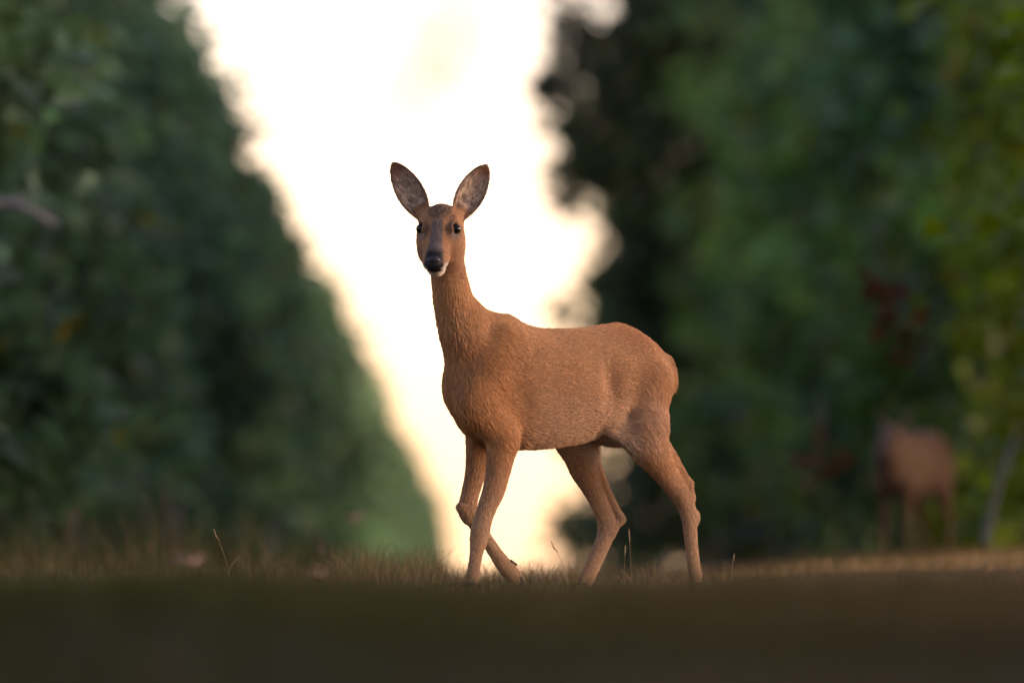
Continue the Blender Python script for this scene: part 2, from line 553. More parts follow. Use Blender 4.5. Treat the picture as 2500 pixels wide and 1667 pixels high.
def doe_field(h, lo=(-0.46, -0.20, -0.02), hi=(0.50, 0.30, 1.16)):
    Fd = Field(lo, hi, h)
    rows = []
    for px, t, b, w in TORSO:
        T = L(px, t); B = L(px, b)
        rows.append((-T[0], T[2], B[2], w))
    rows.sort()
    # loft along -u (rows sorted by -u ascending: front first)
    Fd.loft(rows, (0, 0, 0), (-1, 0, 0), (0, 1, 0), (0, 0, 1), k=0.01, egg=0.10, endcap=0.02)
    # neck
    neck = [(1088, 585, .043, .042, .030), (1091, 640, .0445, .041, .018), (1100, 700, .047, .042, .008), (1111, 750, .054, .046, 0), (1129, 800, .065, .054, 0), (1150, 850, .074, .063, 0),
            (1165, 905, .076, .070, 0)]
    Fd.chain([(L(x, y, v), (a, b)) for x, y, a, b, v in neck], k=0.05)
    # nape curve into the withers, breast bulge
    Fd.seg(L(1150, 775), L(1222, 806), (.026, .02), (.030, .024), k=0.05)
    Fd.ell(L(1133, 955), (.038, .048, .058), k=0.04)
    Fd.ell(L(1160, 1015), (.042, .050, .045), k=0.04)
    for s in (1, -1):
        # shoulder blade, upper arm
        Fd.seg(L(1236, 836, s * .045), L(1165, 985, s * .066), (.044, .030), (.056, .036), k=0.035)
        Fd.seg(L(1165, 985, s * .066), L(1232, 1070, s * .068), (.056, .038), (.042, .034), k=0.025)
        # haunch
        Fd.seg(L(1545, 872, s * .042), L(1578, 935, s * .058), (.054, .042), (.066, .050), k=0.025)
        Fd.seg(L(1578, 935, s * .058), L(1576, 1030, s * .074) if s > 0 else L(1450, 1030, -.066), (.066, .050), (.060, .045), k=0.025)
    # near fore leg
    Fd.chain(limb_points(FORE_NEAR, .072, .066), k=0.014)
    Fd.chain(limb_points(FORE_FAR, -.066, -.062), k=0.014)
    Fd.chain(limb_points(FORE_FAR2, -.062, -.060), k=0.010)
    Fd.seg(L(1124, 1238, -.062), L(1140, 1262, -.062), .010, .011, k=0.014)
    # near hind leg with the tendon standing off behind
    Fd.chain(limb_points(HIND_NEAR, .082, .078), k=0.016)
    Fd.seg(L(1624, 1085, .078), L(1681, 1178, .078), .012, .0085, k=0.014)
    Fd.seg(L(1628, 1110, .080), L(1668, 1190, .079), (.014, .006), (.014, .006), k=0.014)
    Fd.seg(L(1683, 1180, .078), L(1686, 1215, .078), .0085, .012, k=0.012)
    Fd.ell(L(1699, 1262, .078), (.008, .010, .018), k=0.012)
    # far hind leg
    Fd.chain(limb_points(HIND_FAR, -.070, -.066), k=0.016)
    Fd.seg(L(1436, 1090, -.070), L(1469, 1180, -.068), .020, .0125, k=0.014)
    Fd.seg(L(1469, 1180, -.068), L(1514, 1266, -.066), .0125, .0105, k=0.012)
    Fd.seg(L(1514, 1266, -.066), L(1490, 1298, -.066), .0105, .013, k=0.012)
    # folds: groove behind the elbow, flank before the thigh, flank skin down to the stifle
    Fd.seg(L(1500, 1040, .07), L(1545, 1072, .082), (.030, .016), (.026, .016), k=0.03)
    Fd.ell(L(1498, 1058, .01), (.040, .050, .026), k=0.03)
    Fd.ell(L(1295, 1020, .125), (.016, .030, .075), k=0.03, sub=True)
    Fd.ell(L(1512, 925, .150), (.018, .045, .090), k=0.035, sub=True)
    # tail bud
    Fd.seg(L(1606, 880), L(1618, 904), .016, .010, k=0.03)
    # head
    head = [(-.088, .006, -.040, .028), (-.070, .028, -.064, .041), (-.045, .038, -.078, .051), (-.015, .038, -.086, .058), (.010, .031, -.084, .056),
            (.035, .022, -.076, .042), (.060, .013, -.061, .035), (.085, .012, -.050, .0310), (.105, .009, -.044, .0285), (.119, .003, -.036, .0235)]
    Fd.loft(head, HO, HA, HS, HN, k=0.02, egg=0.05, endcap=0.010, pw=2.0)
    for s in (-1, 1):
        Fd.ell(Hd(.014, s * .034, -.050), (.048, .024, .036), (HA, HS, HN), k=0.02)      # cheek
        Fd.ell(Hd(.094, s * .0185, -.021), (.022, .0125, .014), (HA, HS, HN), k=0.012)      # lip
        Fd.seg(Hd(-.024, s * .043, .019), Hd(.016, s * .040, .018), .0085, .007, k=0.014)   # brow
        Fd.seg(Hd(-.012, s * .048, -.012), Hd(.018, s * .043, -.012), .009, .008, k=0.014)   # below the eye
        B, T, E, Wd, D, Ln = EARS[0 if s < 0 else 1]
        Fd.seg(Hd(-.045, s * .030, -.014), B + E * .026 - D * .020, .025, .0165, k=0.018)
        build_ear(Fd, EARS[0 if s < 0 else 1])
    for c, o in zip(EYES, EOUT):
        Fd.ell(c, (.0128,) * 3, k=0.003, sub=True)
        Fd.ell(c + o * .009, (.0138,) * 3, k=0.005, sub=True)
    Fd.ell(Hd(.099, 0, -.047), (.019, .0225, .0165), (HA, HS, HN), k=0.010)                # chin
    return Fd

def w_head(P):
    q = P - HO
    return q @ HA, q @ HS, q @ HN

def lerp3(c, target, w):
    return c + (np.array(target) - c) * w[:, None]

def doe_coat(P, N):
    """coat pattern: colour of the hair by where it grows"""
    n1 = vnoise(P * 9.0, 1); n2 = vnoise(P * 34.0, 2)
    C = np.empty((len(P), 3)); C[:] = (0.395, 0.214, 0.101)
    z = P[:, 2]
    C *= (1 + 0.10 * n1 + 0.07 * n2)[:, None]
    # richer red on back and rump, greyer tan low on the flanks, belly paler, lower legs buff
    C = lerp3(C, (0.40, 0.150, 0.052), 0.6 * ss(0.60, 0.72, z) * ss(-0.05, -0.3, P[:, 0]))
    C = lerp3(C, (0.45, 0.285, 0.175), 0.55 * ss(0.56, 0.42, z) * ss(0.30, 0.24, z) * 0 + 0.75 * ss(0.58, 0.42, z) * ss(0.33, 0.40, z) * ss(0.22, 0.05, P[:, 0]) * ss(-.34, -.22, P[:, 0]))
    C = lerp3(C, (0.43, 0.285, 0.165), 0.8 * ss(0.34, 0.16, z))
    C = lerp3(C, (0.42, 0.205, 0.074), 0.7 * ss(.12, .24, P[:, 0]) * ss(.86, .80, z) * ss(.30, .40, z))
    C = lerp3(C, (0.47, 0.262, 0.118), 0.8 * ss(.60, .70, z) * ss(.12, .22, P[:, 0]))
    under = ss(-0.5, -0.95, N[:, 2]) * ss(0.30, 0.36, z)
    C = lerp3(C, (0.50, 0.36, 0.24), 0.5 * under * ss(0.05, -0.15, P[:, 0]))
    C = lerp3(C, (0.58, 0.44, 0.31), 0.8 * ss(.11, .05, np.linalg.norm(P - L(1500, 1085, .02), axis=1)))
    # head
    a, s, n = w_head(P)
    r = np.sqrt(a * a + s * s + n * n)
    inh = ss(0.17, 0.145, r) * ss(-.115, -.095, n)
    for B, T, E, Wd, D, Ln in EARS:
        q = P - B
        e = q @ E; w = q @ Wd; d = q @ D
        t = e / Ln
        near = (t > 0.10) & (t < 1.05) & (np.abs(w) < 0.045) & (np.abs(d) < 0.05)
        W = ear_w(np.clip(t, 0, 1))
        inner = near * ss(0.1, 0.5, N @ D) * ss(0.12, 0.24, t)
        edge = near * ss(0.70, 0.98, np.abs(w / W) + 0.25 * ss(0.75, 1.0, t))
        streak = vnoise(np.stack([w * 300 - e * 90, e * 120 + w * 60, d * 0], 1), 5)
        C = np.where(near[:, None], C * 0 + np.array((0.24, 0.115, 0.055)), C)
        C = lerp3(C, (0.50, 0.39, 0.28), 0.9 * inner * (1 - ss(0.66, 0.92, t)))
        C *= (1 + 0.6 * inner * streak * (1 - ss(0.7, 0.9, t)))[:, None]
        C = lerp3(C, (0.09, 0.045, 0.03), 0.75 * edge)
        inh = inh * (1 - ss(0.10, 0.22, t) * near)
    nn = vnoise(P * 190, 3)
    tw = inh
    C = lerp3(C, (0.43, 0.245, 0.125), tw * 0.8)
    dors = ss(0.15, 0.55, N @ HN)
    fore = ss(1.15, 0.75, np.sqrt(((a + .040) / .040) ** 2 + (s / .032) ** 2)) * ss(-0.01, 0.01, n)
    C = lerp3(C, (0.115, 0.078, 0.062), tw * fore * np.clip(0.75 + 0.5 * nn, 0, 1))
    hw = np.interp(a, [-.03, .0, .03, .07, .10], [.018, .015, .014, .0175, .022])
    blaze = ss(1.25, 0.8, np.abs(s) / hw) * ss(-0.015, 0.012, a) * dors * ss(-.03, -.015, n)
    C = lerp3(C, (0.200, 0.165, 0.150), tw * blaze * 0.9)
    side = ss(.020, .050, a) * ss(-.004, -.03, n) * ss(0.09, 0.06, a)
    C = lerp3(C, (0.235, 0.105, 0.05), tw * side * 0.6)
    mw = np.interp(n, [-.032, -.018, -.004, .010], [.0285, .0245, .0190, .0165])
    muz = ss(.090, .099, a) * ss(-.031, -.027, n) * ss(1.12, .92, np.abs(s) / mw)
    C = lerp3(C, (0.022, 0.020, 0.022), tw * muz)
    dm = ss(.078, .094, a) * dors * ss(-.03, -.015, n) * ss(.028, .02, np.abs(s))
    C = lerp3(C, (0.05, 0.046, 0.048), tw * dm * 0.55)
    for sg in (-1, 1):
        lip = ss(.0105, .0065, np.sqrt(((a - .112) * 0.45) ** 2 + (s - sg * .0235) ** 2 + ((n + .0225)) ** 2))
        C = lerp3(C, (0.62, 0.56, 0.46), tw * lip)
    chin = ss(.074, .086, a) * ss(-.028, -.031, n) * ss(-.074, -.064, n) * ss(.030, .024, np.abs(s))
    C = lerp3(C, (0.60, 0.52, 0.42), tw * chin)
    mouth = ss(.004, .0015, np.abs(n + .0285 + 0.06 * np.abs(s))) * ss(.075, .085, a)
    C = lerp3(C, (0.015, 0.012, 0.012), tw * mouth)
    for i, c in enumerate(EYES):
        sg = -1 if i == 0 else 1
        d = np.linalg.norm(P - c, axis=1)
        ring = ss(.0165, .0140, d)
        inn = ss(.030, .018, np.linalg.norm(P - (c + HA * .012 - HS * sg * .008), axis=1))
        low = ss(.018, .010, np.linalg.norm(P - (c + HA * .020 - HN * .006), axis=1))
        C = lerp3(C, (0.09, 0.065, 0.055), tw * inn * 0.55)
        C = lerp3(C, (0.42, 0.34, 0.27), tw * low * 0.55)
        C = lerp3(C, (0.012, 0.009, 0.008), tw * ring)
    return np.clip(C, 0.004, 0.9)

def doe_flow(P):
    """which way the hair lies and how long it is"""
    G, Dr, Ln = [], [], []
    def line(pts, ln):
        for p, q in zip(pts[:-1], pts[1:]):
            d = unit(q - p); m = max(1, int(np.linalg.norm(q - p) / 0.03))
            for i in range(m):
                G.append(p + (q - p) * (i + .5) / m); Dr.append(d); Ln.append(ln)
    for v in (.03, -.03):
        line([L(1220, 790, v), L(1300, 805, v), L(1400, 805, v), L(1510, 795, v), L(1590, 840, v), L(1640, 900, v)], .0135)
    for sg in (1, -1):
        line([L(1190, 830, sg * .07), L(1260, 890, sg * .09), L(1330, 900, sg * .11), L(1420, 905, sg * .11), L(1500, 900, sg * .1), L(1600, 920, sg * .09), L(1640, 960, sg * .07)], .0135)
        line([L(1165, 880, sg * .07), L(1200, 960, sg * .08), L(1280, 1010, sg * .10), L(1380, 1010, sg * .1), L(1480, 1010, sg * .1), L(1560, 1015, sg * .1), L(1620, 1060, sg * .08)], .0135)
        line([L(1280, 1070, sg * .06), L(1380, 1070, sg * .06), L(1480, 1060, sg * .06), L(1520, 1085, sg * .05)], .0135)
        line([L(1150, 930, sg * .06), L(1170, 1010, sg * .07), L(1215, 1080, sg * .07)], .0135)
        line([L(1590, 900, sg * .1), L(1600, 1000, sg * .1), L(1610, 1080, sg * .08)], .0135)
    line([L(1090, 680), L(1085, 780), L(1100, 880), L(1100, 960), L(1130, 1050)], .015)
    line([L(1110, 650), L(1125, 740), L(1150, 830), L(1160, 950)], .015)
    line([L(1135, 640), L(1155, 730), L(1200, 790)], .0135)
    for rows, v in ((FORE_NEAR, .07), (FORE_FAR, -.065), (FORE_FAR2, -.06), (HIND_NEAR, .08), (HIND_FAR, -.07)):
        pts = [L(r[0], r[1], v) for r in rows]
        line(pts[1:], .0085)
    line([L(1630, 880), L(1655, 905)], .026)
    for s in (-.02, .02):
        line([Hd(.115, s, -.005), Hd(.06, s, .012), Hd(0, s, .035), Hd(-.07, s, .03)], .0055)
        line([Hd(.10, s * 1.5, -.04), Hd(.04, s * 2, -.05), Hd(-.03, s * 2, -.06), Hd(-.07, s * 1.5, -.06)], .0075)
    for B, T, E, Wd, D, ln in EARS:
        line([B, B + (T - B) * .5, T], .0055)
    G = np.array(G); Dr = np.array(Dr); Ln = np.array(Ln)
    out = np.zeros_like(P); ol = np.zeros(len(P))
    for i in range(0, len(P), 20000):
        p = P[i:i + 20000]
        d2 = ((p[:, None, :] - G[None]) ** 2).sum(2) + 4e-4
        w = d2 ** -2.5
        w /= w.sum(1)[:, None]
        out[i:i + 20000] = w @ Dr
        ol[i:i + 20000] = w @ Ln
    return out, ol

def local_matrix():
    M = Matrix.Identity(4)
    f = (-CT, -ST, 0); l = (ST, -CT, 0)
    for r in range(3):
        M[r][0] = f[r]; M[r][1] = l[r]; M[r][2] = (0, 0, 1)[r]
    M[0][3], M[1][3], M[2][3] = OX, OY, GZ
    return M

def small_field_object(name, lo, hi, h, fn, mat, parent):
    f = Field(lo, hi, h); fn(f)
    V, Q = f.mesh()
    return mesh_object(name, V, Q, mat, parent)

def hoof(parent, base, tip, spread, r=0.0125):
    """two claws"""
    base = np.array(base); tip = np.array(tip)
    ax = unit(tip - base)
    side = np.array([0, 1.0, 0])
    def fn(f):
        for s in (-1, 1):
            p = base + side * s * .0075
            q = tip + side * s * (.0085 + spread)
            f.seg(p, q, (r * 1.05, r * .75), (r * .55, r * .5), k=0.003)
    pts = np.array([base, tip])
    return small_field_object("hoof", pts.min(0) - .035, pts.max(0) + .035, 0.0018, fn, M_HOOF, parent)

def dewclaws(parent, c, d):
    c = np.array(c); d = unit(d)
    for s in (-1, 1):
        def fn(f):
            p = c + np.array([0, s * .007, 0])
            f.seg(p, p + d * .020, .0066, .0035, k=0.002)
        small_field_object("dewclaw", c - .035, c + .035, 0.0015, fn, M_HOOF, parent)

def build_doe(n_hair=330000, voxel=0.0026):
    root = empty("roe_deer")
    root.matrix_world = local_matrix()
    tag(root, "chestnut brown roe doe stepping forward with one foreleg lifted, ears pricked", "deer")
    V, Q = doe_field(voxel).mesh()
    N = vert_normals(V, Q)
    C = doe_coat(V, N)
    body = mesh_object("body", V, Q, M_COAT, root, True, {"coat": C * 0.8})
    # eyes
    for i, c in enumerate(EYES):
        o = small_field_object("eye", c - .02, c + .02, .001, lambda f: f.ell(c, (.0121,) * 3, k=.001), M_EYE, root)
    # nose pad
    def nose(f):
        R = (HA, HS, HN)
        f.ell(Hd(.115, 0, -.001), (.0100, .0180, .0112), R, k=.004)
        f.ell(Hd(.116, 0, -.011), (.0095, .0125, .0125), R, k=.006)
        for s in (-1, 1):
            f.ell(Hd(.1235, s * .0122, -.0070), (.010, .0060, .0050), R, k=.002, sub=True)
            f.ell(Hd(.1205, s * .0165, -.0105), (.008, .003, .0050), R, k=.002, sub=True)
    c = Hd(.116, 0, -.02)
    small_field_object("nose", c - .036, c + .036, .0011, nose, M_NOSE, root)
    # hooves
    for rows, v in ((FORE_NEAR, .066), (HIND_NEAR, .078), (HIND_FAR, -.066)):
        p = L(rows[-1][0], rows[-1][1], v)
        t = p + np.array([.018, 0, 0]); t[2] = .006
        hf = hoof(root, p, t, .002)
        dewclaws(hf, p + np.array([-.008, 0, .016]), (-.5, 0, -1))
    p = L(1264, 1414, -.060); t = L(1276, 1436, -.060)
    hf = hoof(root, p, t, .001)
    dewclaws(hf, L(1243, 1371, -.060), L(1268, 1383, -.06) - L(1243, 1371, -.06))
    # lashes
    # fur
    tri = np.concatenate([Q[:, [0, 1, 2]], Q[:, [0, 2, 3]]])
    e1 = V[tri[:, 1]] - V[tri[:, 0]]; e2 = V[tri[:, 2]] - V[tri[:, 0]]
    ar = 0.5 * np.linalg.norm(np.cross(e1, e2), axis=1)
    cen = V[tri].mean(1)
    headw = np.linalg.norm(cen - HO, axis=1) < 0.2
    wgt = ar * np.where(headw, 2.6, 1.0) * np.where(cen[:, 2] < 0.38, 1.7, 1.0)
    cdf = np.cumsum(wgt); cdf /= cdf[-1]
    ti = np.searchsorted(cdf, RNG.random(n_hair))
    r1 = np.sqrt(RNG.random(n_hair)); r2 = RNG.random(n_hair)
    bw = np.stack([1 - r1, r1 * (1 - r2), r1 * r2], 1)
    P = (V[tri[ti]] * bw[:, :, None]).sum(1)
    Nn = (N[tri[ti]] * bw[:, :, None]).sum(1); Nn /= np.linalg.norm(Nn, axis=1)[:, None]
    CC = (C[tri[ti]] * bw[:, :, None]).sum(1)
    a, s, n = w_head(P)
    # no hair on eyes and nose pad
    keep = np.ones(len(P), bool)
    for c in EYES:
        keep &= np.linalg.norm(P - c, axis=1) > .0144
    keep &= ~((a > .108) & (np.abs(s) < .019) & (n > -.028))
    P, Nn, CC = P[keep], Nn[keep], CC[keep]
    D, LN = doe_flow(P)
    # swirl the lie a little
    D = D + 0.22 * np.stack([vnoise(P * 16, 11), vnoise(P * 16, 12), vnoise(P * 16, 13)], 1)
    D = D - Nn * (D * Nn).sum(1)[:, None]
    D /= np.linalg.norm(D, axis=1)[:, None] + 1e-9
    # clumps
    nc = 52000
    ci = RNG.choice(len(P), nc, replace=False)
    kd = KDTree(nc)
    for j, i in enumerate(ci):
        kd.insert(P[i], j)
    kd.balance()
    near = np.fromiter((kd.find(p)[1] for p in P), dtype=np.int64, count=len(P))
    cl = ci[near]
    cj = RNG.normal(0, 1, nc)[near]
    lift = 0.24 + 0.09 * RNG.normal(0, 1, len(P)) + 0.07 * cj
    lift = np.clip(lift, 0.06, 0.8)
    ln = LN * (0.75 + 0.5 * RNG.random(len(P)))
    # looser hair: belly edge, rump patch
    tail = ss(.07, .02, np.linalg.norm(P - L(1640, 905), axis=1))
    ln = ln * (1 + 0.7 * tail); lift = lift + 0.30 * tail
    udder = ss(.09, .04, np.linalg.norm(P - L(1505, 1085, .02), axis=1))
    ln = ln * (1 + 1.1 * udder); lift = lift + 0.12 * udder
    T1 = P + (D * (1 - 0.25 * lift)[:, None] + Nn * (lift * 1.0)[:, None]) * (ln * .5)[:, None]
    T2 = P + (D + Nn * (lift * 0.62)[:, None]) * ln[:, None]
    pull = np.clip(0.55 + 0.2 * RNG.normal(0, 1, len(P)), 0, .9)[:, None] * (LN > .01)[:, None]
    off = P[cl] - P
    far = (np.linalg.norm(off, axis=1) < .012)[:, None]
    T2 = T2 + off * pull * far
    T1 = T1 + off * pull * far * 0.35
    pts = np.stack([P - Nn * .001, P * .5 + T1 * .5 + Nn * .0006, T1, T2], 1)
    rad = np.where(LN > .01, .00042, .00034)[:, None] * np.array([1.0, 1.0, .85, .25])[None]
    jit = (1 + 0.12 * cj + 0.10 * RNG.normal(0, 1, len(P)))
    CC = CC * np.clip(jit, .45, 1.7)[:, None]
    # banded hair: dark tips on some clumps
    hc = bpy.data.hair_curves.new("fur")
    hc.add_curves([4] * len(P))
    hc.attributes["position"].data.foreach_set("vector", pts.astype(np.float32).ravel())
    ra = hc.attributes.new("radius", 'FLOAT', 'POINT')
    ra.data.foreach_set("value", rad.astype(np.float32).ravel())
    ca = hc.attributes.new("coat", 'FLOAT_COLOR', 'CURVE')
    c4 = np.ones((len(P), 4), np.float32); c4[:, :3] = CC
    ca.data.foreach_set("color", c4.ravel())
    hc.materials.append(M_FUR)
    fo = bpy.data.objects.new("fur", hc)
    COL.objects.link(fo)
    fo.parent = root
    fo["kind"] = "stuff"
    return root
DOE = build_doe()

# ------------------------------------------------------------------ terrain
def ground_z(x, y):
    """a low crest under the doe; the lane falls away behind it, banks rise to both sides"""
    x = np.asarray(x, float); y = np.asarray(y, float)
    z = np.interp(y, [-60, 0, 6, 10, 14.5, 19, 24, 28, 31, 34, 38, 46, 60, 90, 150, 300, 700, 5000],
                  [-.6, .03, .06, .11, .1495, .141, .146, .157, .160, .160, .148, .10, .0, -.25, -.9, -3, -9, -30])
    far = ss(32, 48, y)
    lane = x + 0.0026 * y
    rm = ss(0.15, 2.6, lane) * far; lm = ss(-0.25, -2.4, lane) * far
    rb = (0.280 - z) * rm
    lb = (0.13 - z) * lm
    # on the left the ground this side of the crest is a little higher
    lb2 = ss(-0.2, -1.1, x) * ss(19, 26, y) * ss(40, 32, y) * 0.030
    rb2 = ss(0.3, 1.2, x) * ss(24, 31, y) * ss(48, 38, y) * 0.030
    p = np.stack([x * 2.6, y * 0.7, np.zeros_like(x)], -1).reshape(-1, 3)
    n = vnoise(p, 21).reshape(x.shape) * (0.010 + 0.014 * ss(11, 14, y) * ss(20, 17, y)) * ss(5, 12, y) * ss(120, 60, y)
    doe = ss(0.9, 0.4, np.abs(x - 0.1)) * ss(1.2, 0.5, np.abs(y - 30.0))
    z = z + rb + lb + lb2 + rb2 + n * (1 - doe)
    return z * (1 - doe) + GZ * doe

def build_ground():
    xs = np.concatenate([-np.geomspace(3000, 8, 22), np.linspace(-7.5, -3, 14), np.linspace(-2.9, 2.9, 90), np.linspace(3, 7.5, 14), np.geomspace(8, 3000, 22)])
    ys = np.concatenate([np.linspace(-60, -5, 8), np.linspace(-3, 8, 12), np.linspace(8.4, 60, 170), np.linspace(61, 160, 70), np.geomspace(165, 5000, 40)])
    X, Y = np.meshgrid(xs, ys, indexing='ij')
    Z = ground_z(X, Y)
    V = np.stack([X, Y, Z], -1).reshape(-1, 3)
    nx, ny = X.shape
    i = (np.arange(nx - 1)[:, None] * ny + np.arange(ny - 1)[None]).ravel()
    Fq = np.stack([i, i + ny, i + ny + 1, i + 1], 1)
    m, nt = new_mat("soil_and_turf")
    out = node(nt, "ShaderNodeOutputMaterial"); b = node(nt, "ShaderNodeBsdfPrincipled")
    tc = node(nt, "ShaderNodeTexCoord")
    n1 = node(nt, "ShaderNodeTexNoise"); n1.inputs["Scale"].default_value = 0.9; n1.inputs["Detail"].default_value = 5
    n2 = node(nt, "ShaderNodeTexNoise"); n2.inputs["Scale"].default_value = 14; n2.inputs["Detail"].default_value = 6
    for n in (n1, n2): nt.links.new(tc.outputs["Object"], n.inputs["Vector"])
    r1 = node(nt, "ShaderNodeValToRGB")
    e = r1.color_ramp.elements
    e[0].position = .30; e[0].color = (.013, .014, .004, 1)
    e[1].position = .70; e[1].color = (.120, .066, .030, 1)
    # dry bare soil to the right of the lane, turf to the left
    sep = node(nt, "ShaderNodeSeparateXYZ"); nt.links.new(tc.outputs["Object"], sep.inputs[0])
    mr = node(nt, "ShaderNodeMapRange"); mr.inputs["From Min"].default_value = -1.0; mr.inputs["From Max"].default_value = 1.4
    mr.inputs["To Min"].default_value = -0.22; mr.inputs["To Max"].default_value = 0.14
    nt.links.new(sep.outputs["X"], mr.inputs["Value"])
    ad = node(nt, "ShaderNodeMath", operation='ADD'); nt.links.new(n1.outputs["Fac"], ad.inputs[0]); nt.links.new(mr.outputs[0], ad.inputs[1])
    nt.links.new(ad.outputs[0], r1.inputs[0])
    mx = node(nt, "ShaderNodeMix", data_type='RGBA', blend_type='MULTIPLY'); mx.inputs["Factor"].default_value = 1
    r2 = node(nt, "ShaderNodeMapRange"); r2.inputs["To Min"].default_value = .55; r2.inputs["To Max"].default_value = 1.45
    nt.links.new(n2.outputs["Fac"], r2.inputs["Value"])
    nt.links.new(r1.outputs[0], mx.inputs["A"]); nt.links.new(r2.outputs[0], mx.inputs["B"])
    nt.links.new(mx.outputs["Result"], b.inputs["Base Color"])
    b.inputs["Roughness"].default_value = .95; b.inputs["Specular IOR Level"].default_value = .1
    bp = node(nt, "ShaderNodeBump"); bp.inputs["Strength"].default_value = .5; bp.inputs["Distance"].default_value = .02
    nt.links.new(n2.outputs["Fac"], bp.inputs["Height"]); nt.links.new(bp.outputs[0], b.inputs["Normal"])
    nt.links.new(b.outputs[0], out.inputs[0])
    o = mesh_object("ground", V, Fq, m)
    tag(o, kind="structure")
    return o
build_ground()

# ------------------------------------------------------------------ grass
def blades(x, y, h, w, lean, col, seg=3):
    """bent tapering blades as quads; returns verts, faces, colours"""
    n = len(x)
    z = ground_z(x, y) - 0.004
    az = RNG.uniform(0, 2 * np.pi, n)
    fz = RNG.uniform(0, 2 * np.pi, n)
    V = np.empty((n, (seg + 1) * 2, 3))
    for k in range(seg + 1):
        t = k / seg
        r = lean * h * t * t
        cx = x + np.cos(az) * r; cy = y + np.sin(az) * r
        cz = z + h * (t - 0.25 * lean * t * t)
        ww = w * (1 - t) ** 0.7 * .5 + 0.0003
        V[:, 2 * k] = np.stack([cx - np.cos(fz) * ww, cy - np.sin(fz) * ww, cz], 1)
        V[:, 2 * k + 1] = np.stack([cx + np.cos(fz) * ww, cy + np.sin(fz) * ww, cz], 1)
    base = (np.arange(n) * (seg + 1) * 2)[:, None]
    f = np.concatenate([base + np.array([2 * k, 2 * k + 1, 2 * k + 3, 2 * k + 2]) for k in range(seg)], 0)
    C = np.repeat(col, (seg + 1) * 2, 0)
    return V.reshape(-1, 3), f, C

def grass_colour(x, y, dry):
    n = len(x)
    g = np.array((.020, .038, .003)); st = np.array((.23, .150, .070)); br = np.array((.062, .034, .014))
    pn = vnoise(np.stack([x * 2.2, y * .9, np.zeros(n)], 1), 31) * .5 + .5
    d = np.clip(dry + 0.35 * (pn - .5) + 0.22 * RNG.normal(0, 1, n), 0, 1)[:, None]
    c = g * (1 - d) + (st * .55 + br * .45) * d
    return c * RNG.uniform(.65, 1.3, (n, 1))

def meadow():
    Vs, Fs, Cs, off = [], [], [], 0
    def put(n, x0, x1, y0, y1, h0, h1, w, lean, dryL, dryR, thin=None, seg=2, pale=1.0):
        nonlocal off
        x = RNG.uniform(x0, x1, n); y = RNG.uniform(y0, y1, n)
        if thin is not None:
            k = RNG.random(n) < thin(x, y); x, y = x[k], y[k]
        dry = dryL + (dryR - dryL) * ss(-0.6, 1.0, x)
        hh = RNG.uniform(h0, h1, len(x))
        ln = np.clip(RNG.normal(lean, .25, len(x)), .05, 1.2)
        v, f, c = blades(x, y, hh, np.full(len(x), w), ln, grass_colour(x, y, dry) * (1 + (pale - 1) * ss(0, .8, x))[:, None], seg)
        Vs.append(v); Fs.append(f + off); Cs.append(c); off += len(v)
    right_thin = lambda x, y: 1 - 0.62 * ss(0.1, 1.1, x + .2 * vnoise(np.stack([x * 2, y, x * 0], 1), 44))
    # turf in front of the doe, a denser swell of it about two thirds of the way out
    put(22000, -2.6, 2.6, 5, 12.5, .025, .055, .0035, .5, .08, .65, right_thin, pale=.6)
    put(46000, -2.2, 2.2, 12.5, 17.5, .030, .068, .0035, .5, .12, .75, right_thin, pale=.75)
    put(38000, -2.2, 2.2, 17.5, 28.5, .015, .036, .003, .5, .35, .8, right_thin)
    # the crest under and just behind her, finer
    put(36000, -2.4, 2.4, 28.5, 37, .008, .022, .0022, .45, .45, .8, right_thin)
    put(2600, -2.2, 1.0, 32, 37, .04, .085, .0016, .35, .6, .8)
    put(1500, -.75, .55, 30.9, 33.5, .035, .095, .0011, .45, .6, .9)
    put(1200, -.55, -.2, 32, 37, .06, .16, .0014, .4, .5, .5)
    # banks towards the rows
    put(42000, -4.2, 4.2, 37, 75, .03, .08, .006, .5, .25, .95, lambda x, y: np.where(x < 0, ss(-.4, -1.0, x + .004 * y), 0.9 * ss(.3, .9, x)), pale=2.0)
    put(5000, -4.0, -1.2, 40, 75, .08, .22, .008, .4, .25, .6)
    put(2000, -2.7, -.8, 41, 62, .10, .40, .008, .4, .35, .4)
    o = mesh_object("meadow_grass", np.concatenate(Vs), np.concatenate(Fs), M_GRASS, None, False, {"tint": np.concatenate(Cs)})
    tag(o, "short green and straw coloured grass covering the lane", "grass", kind="stuff")
meadow()

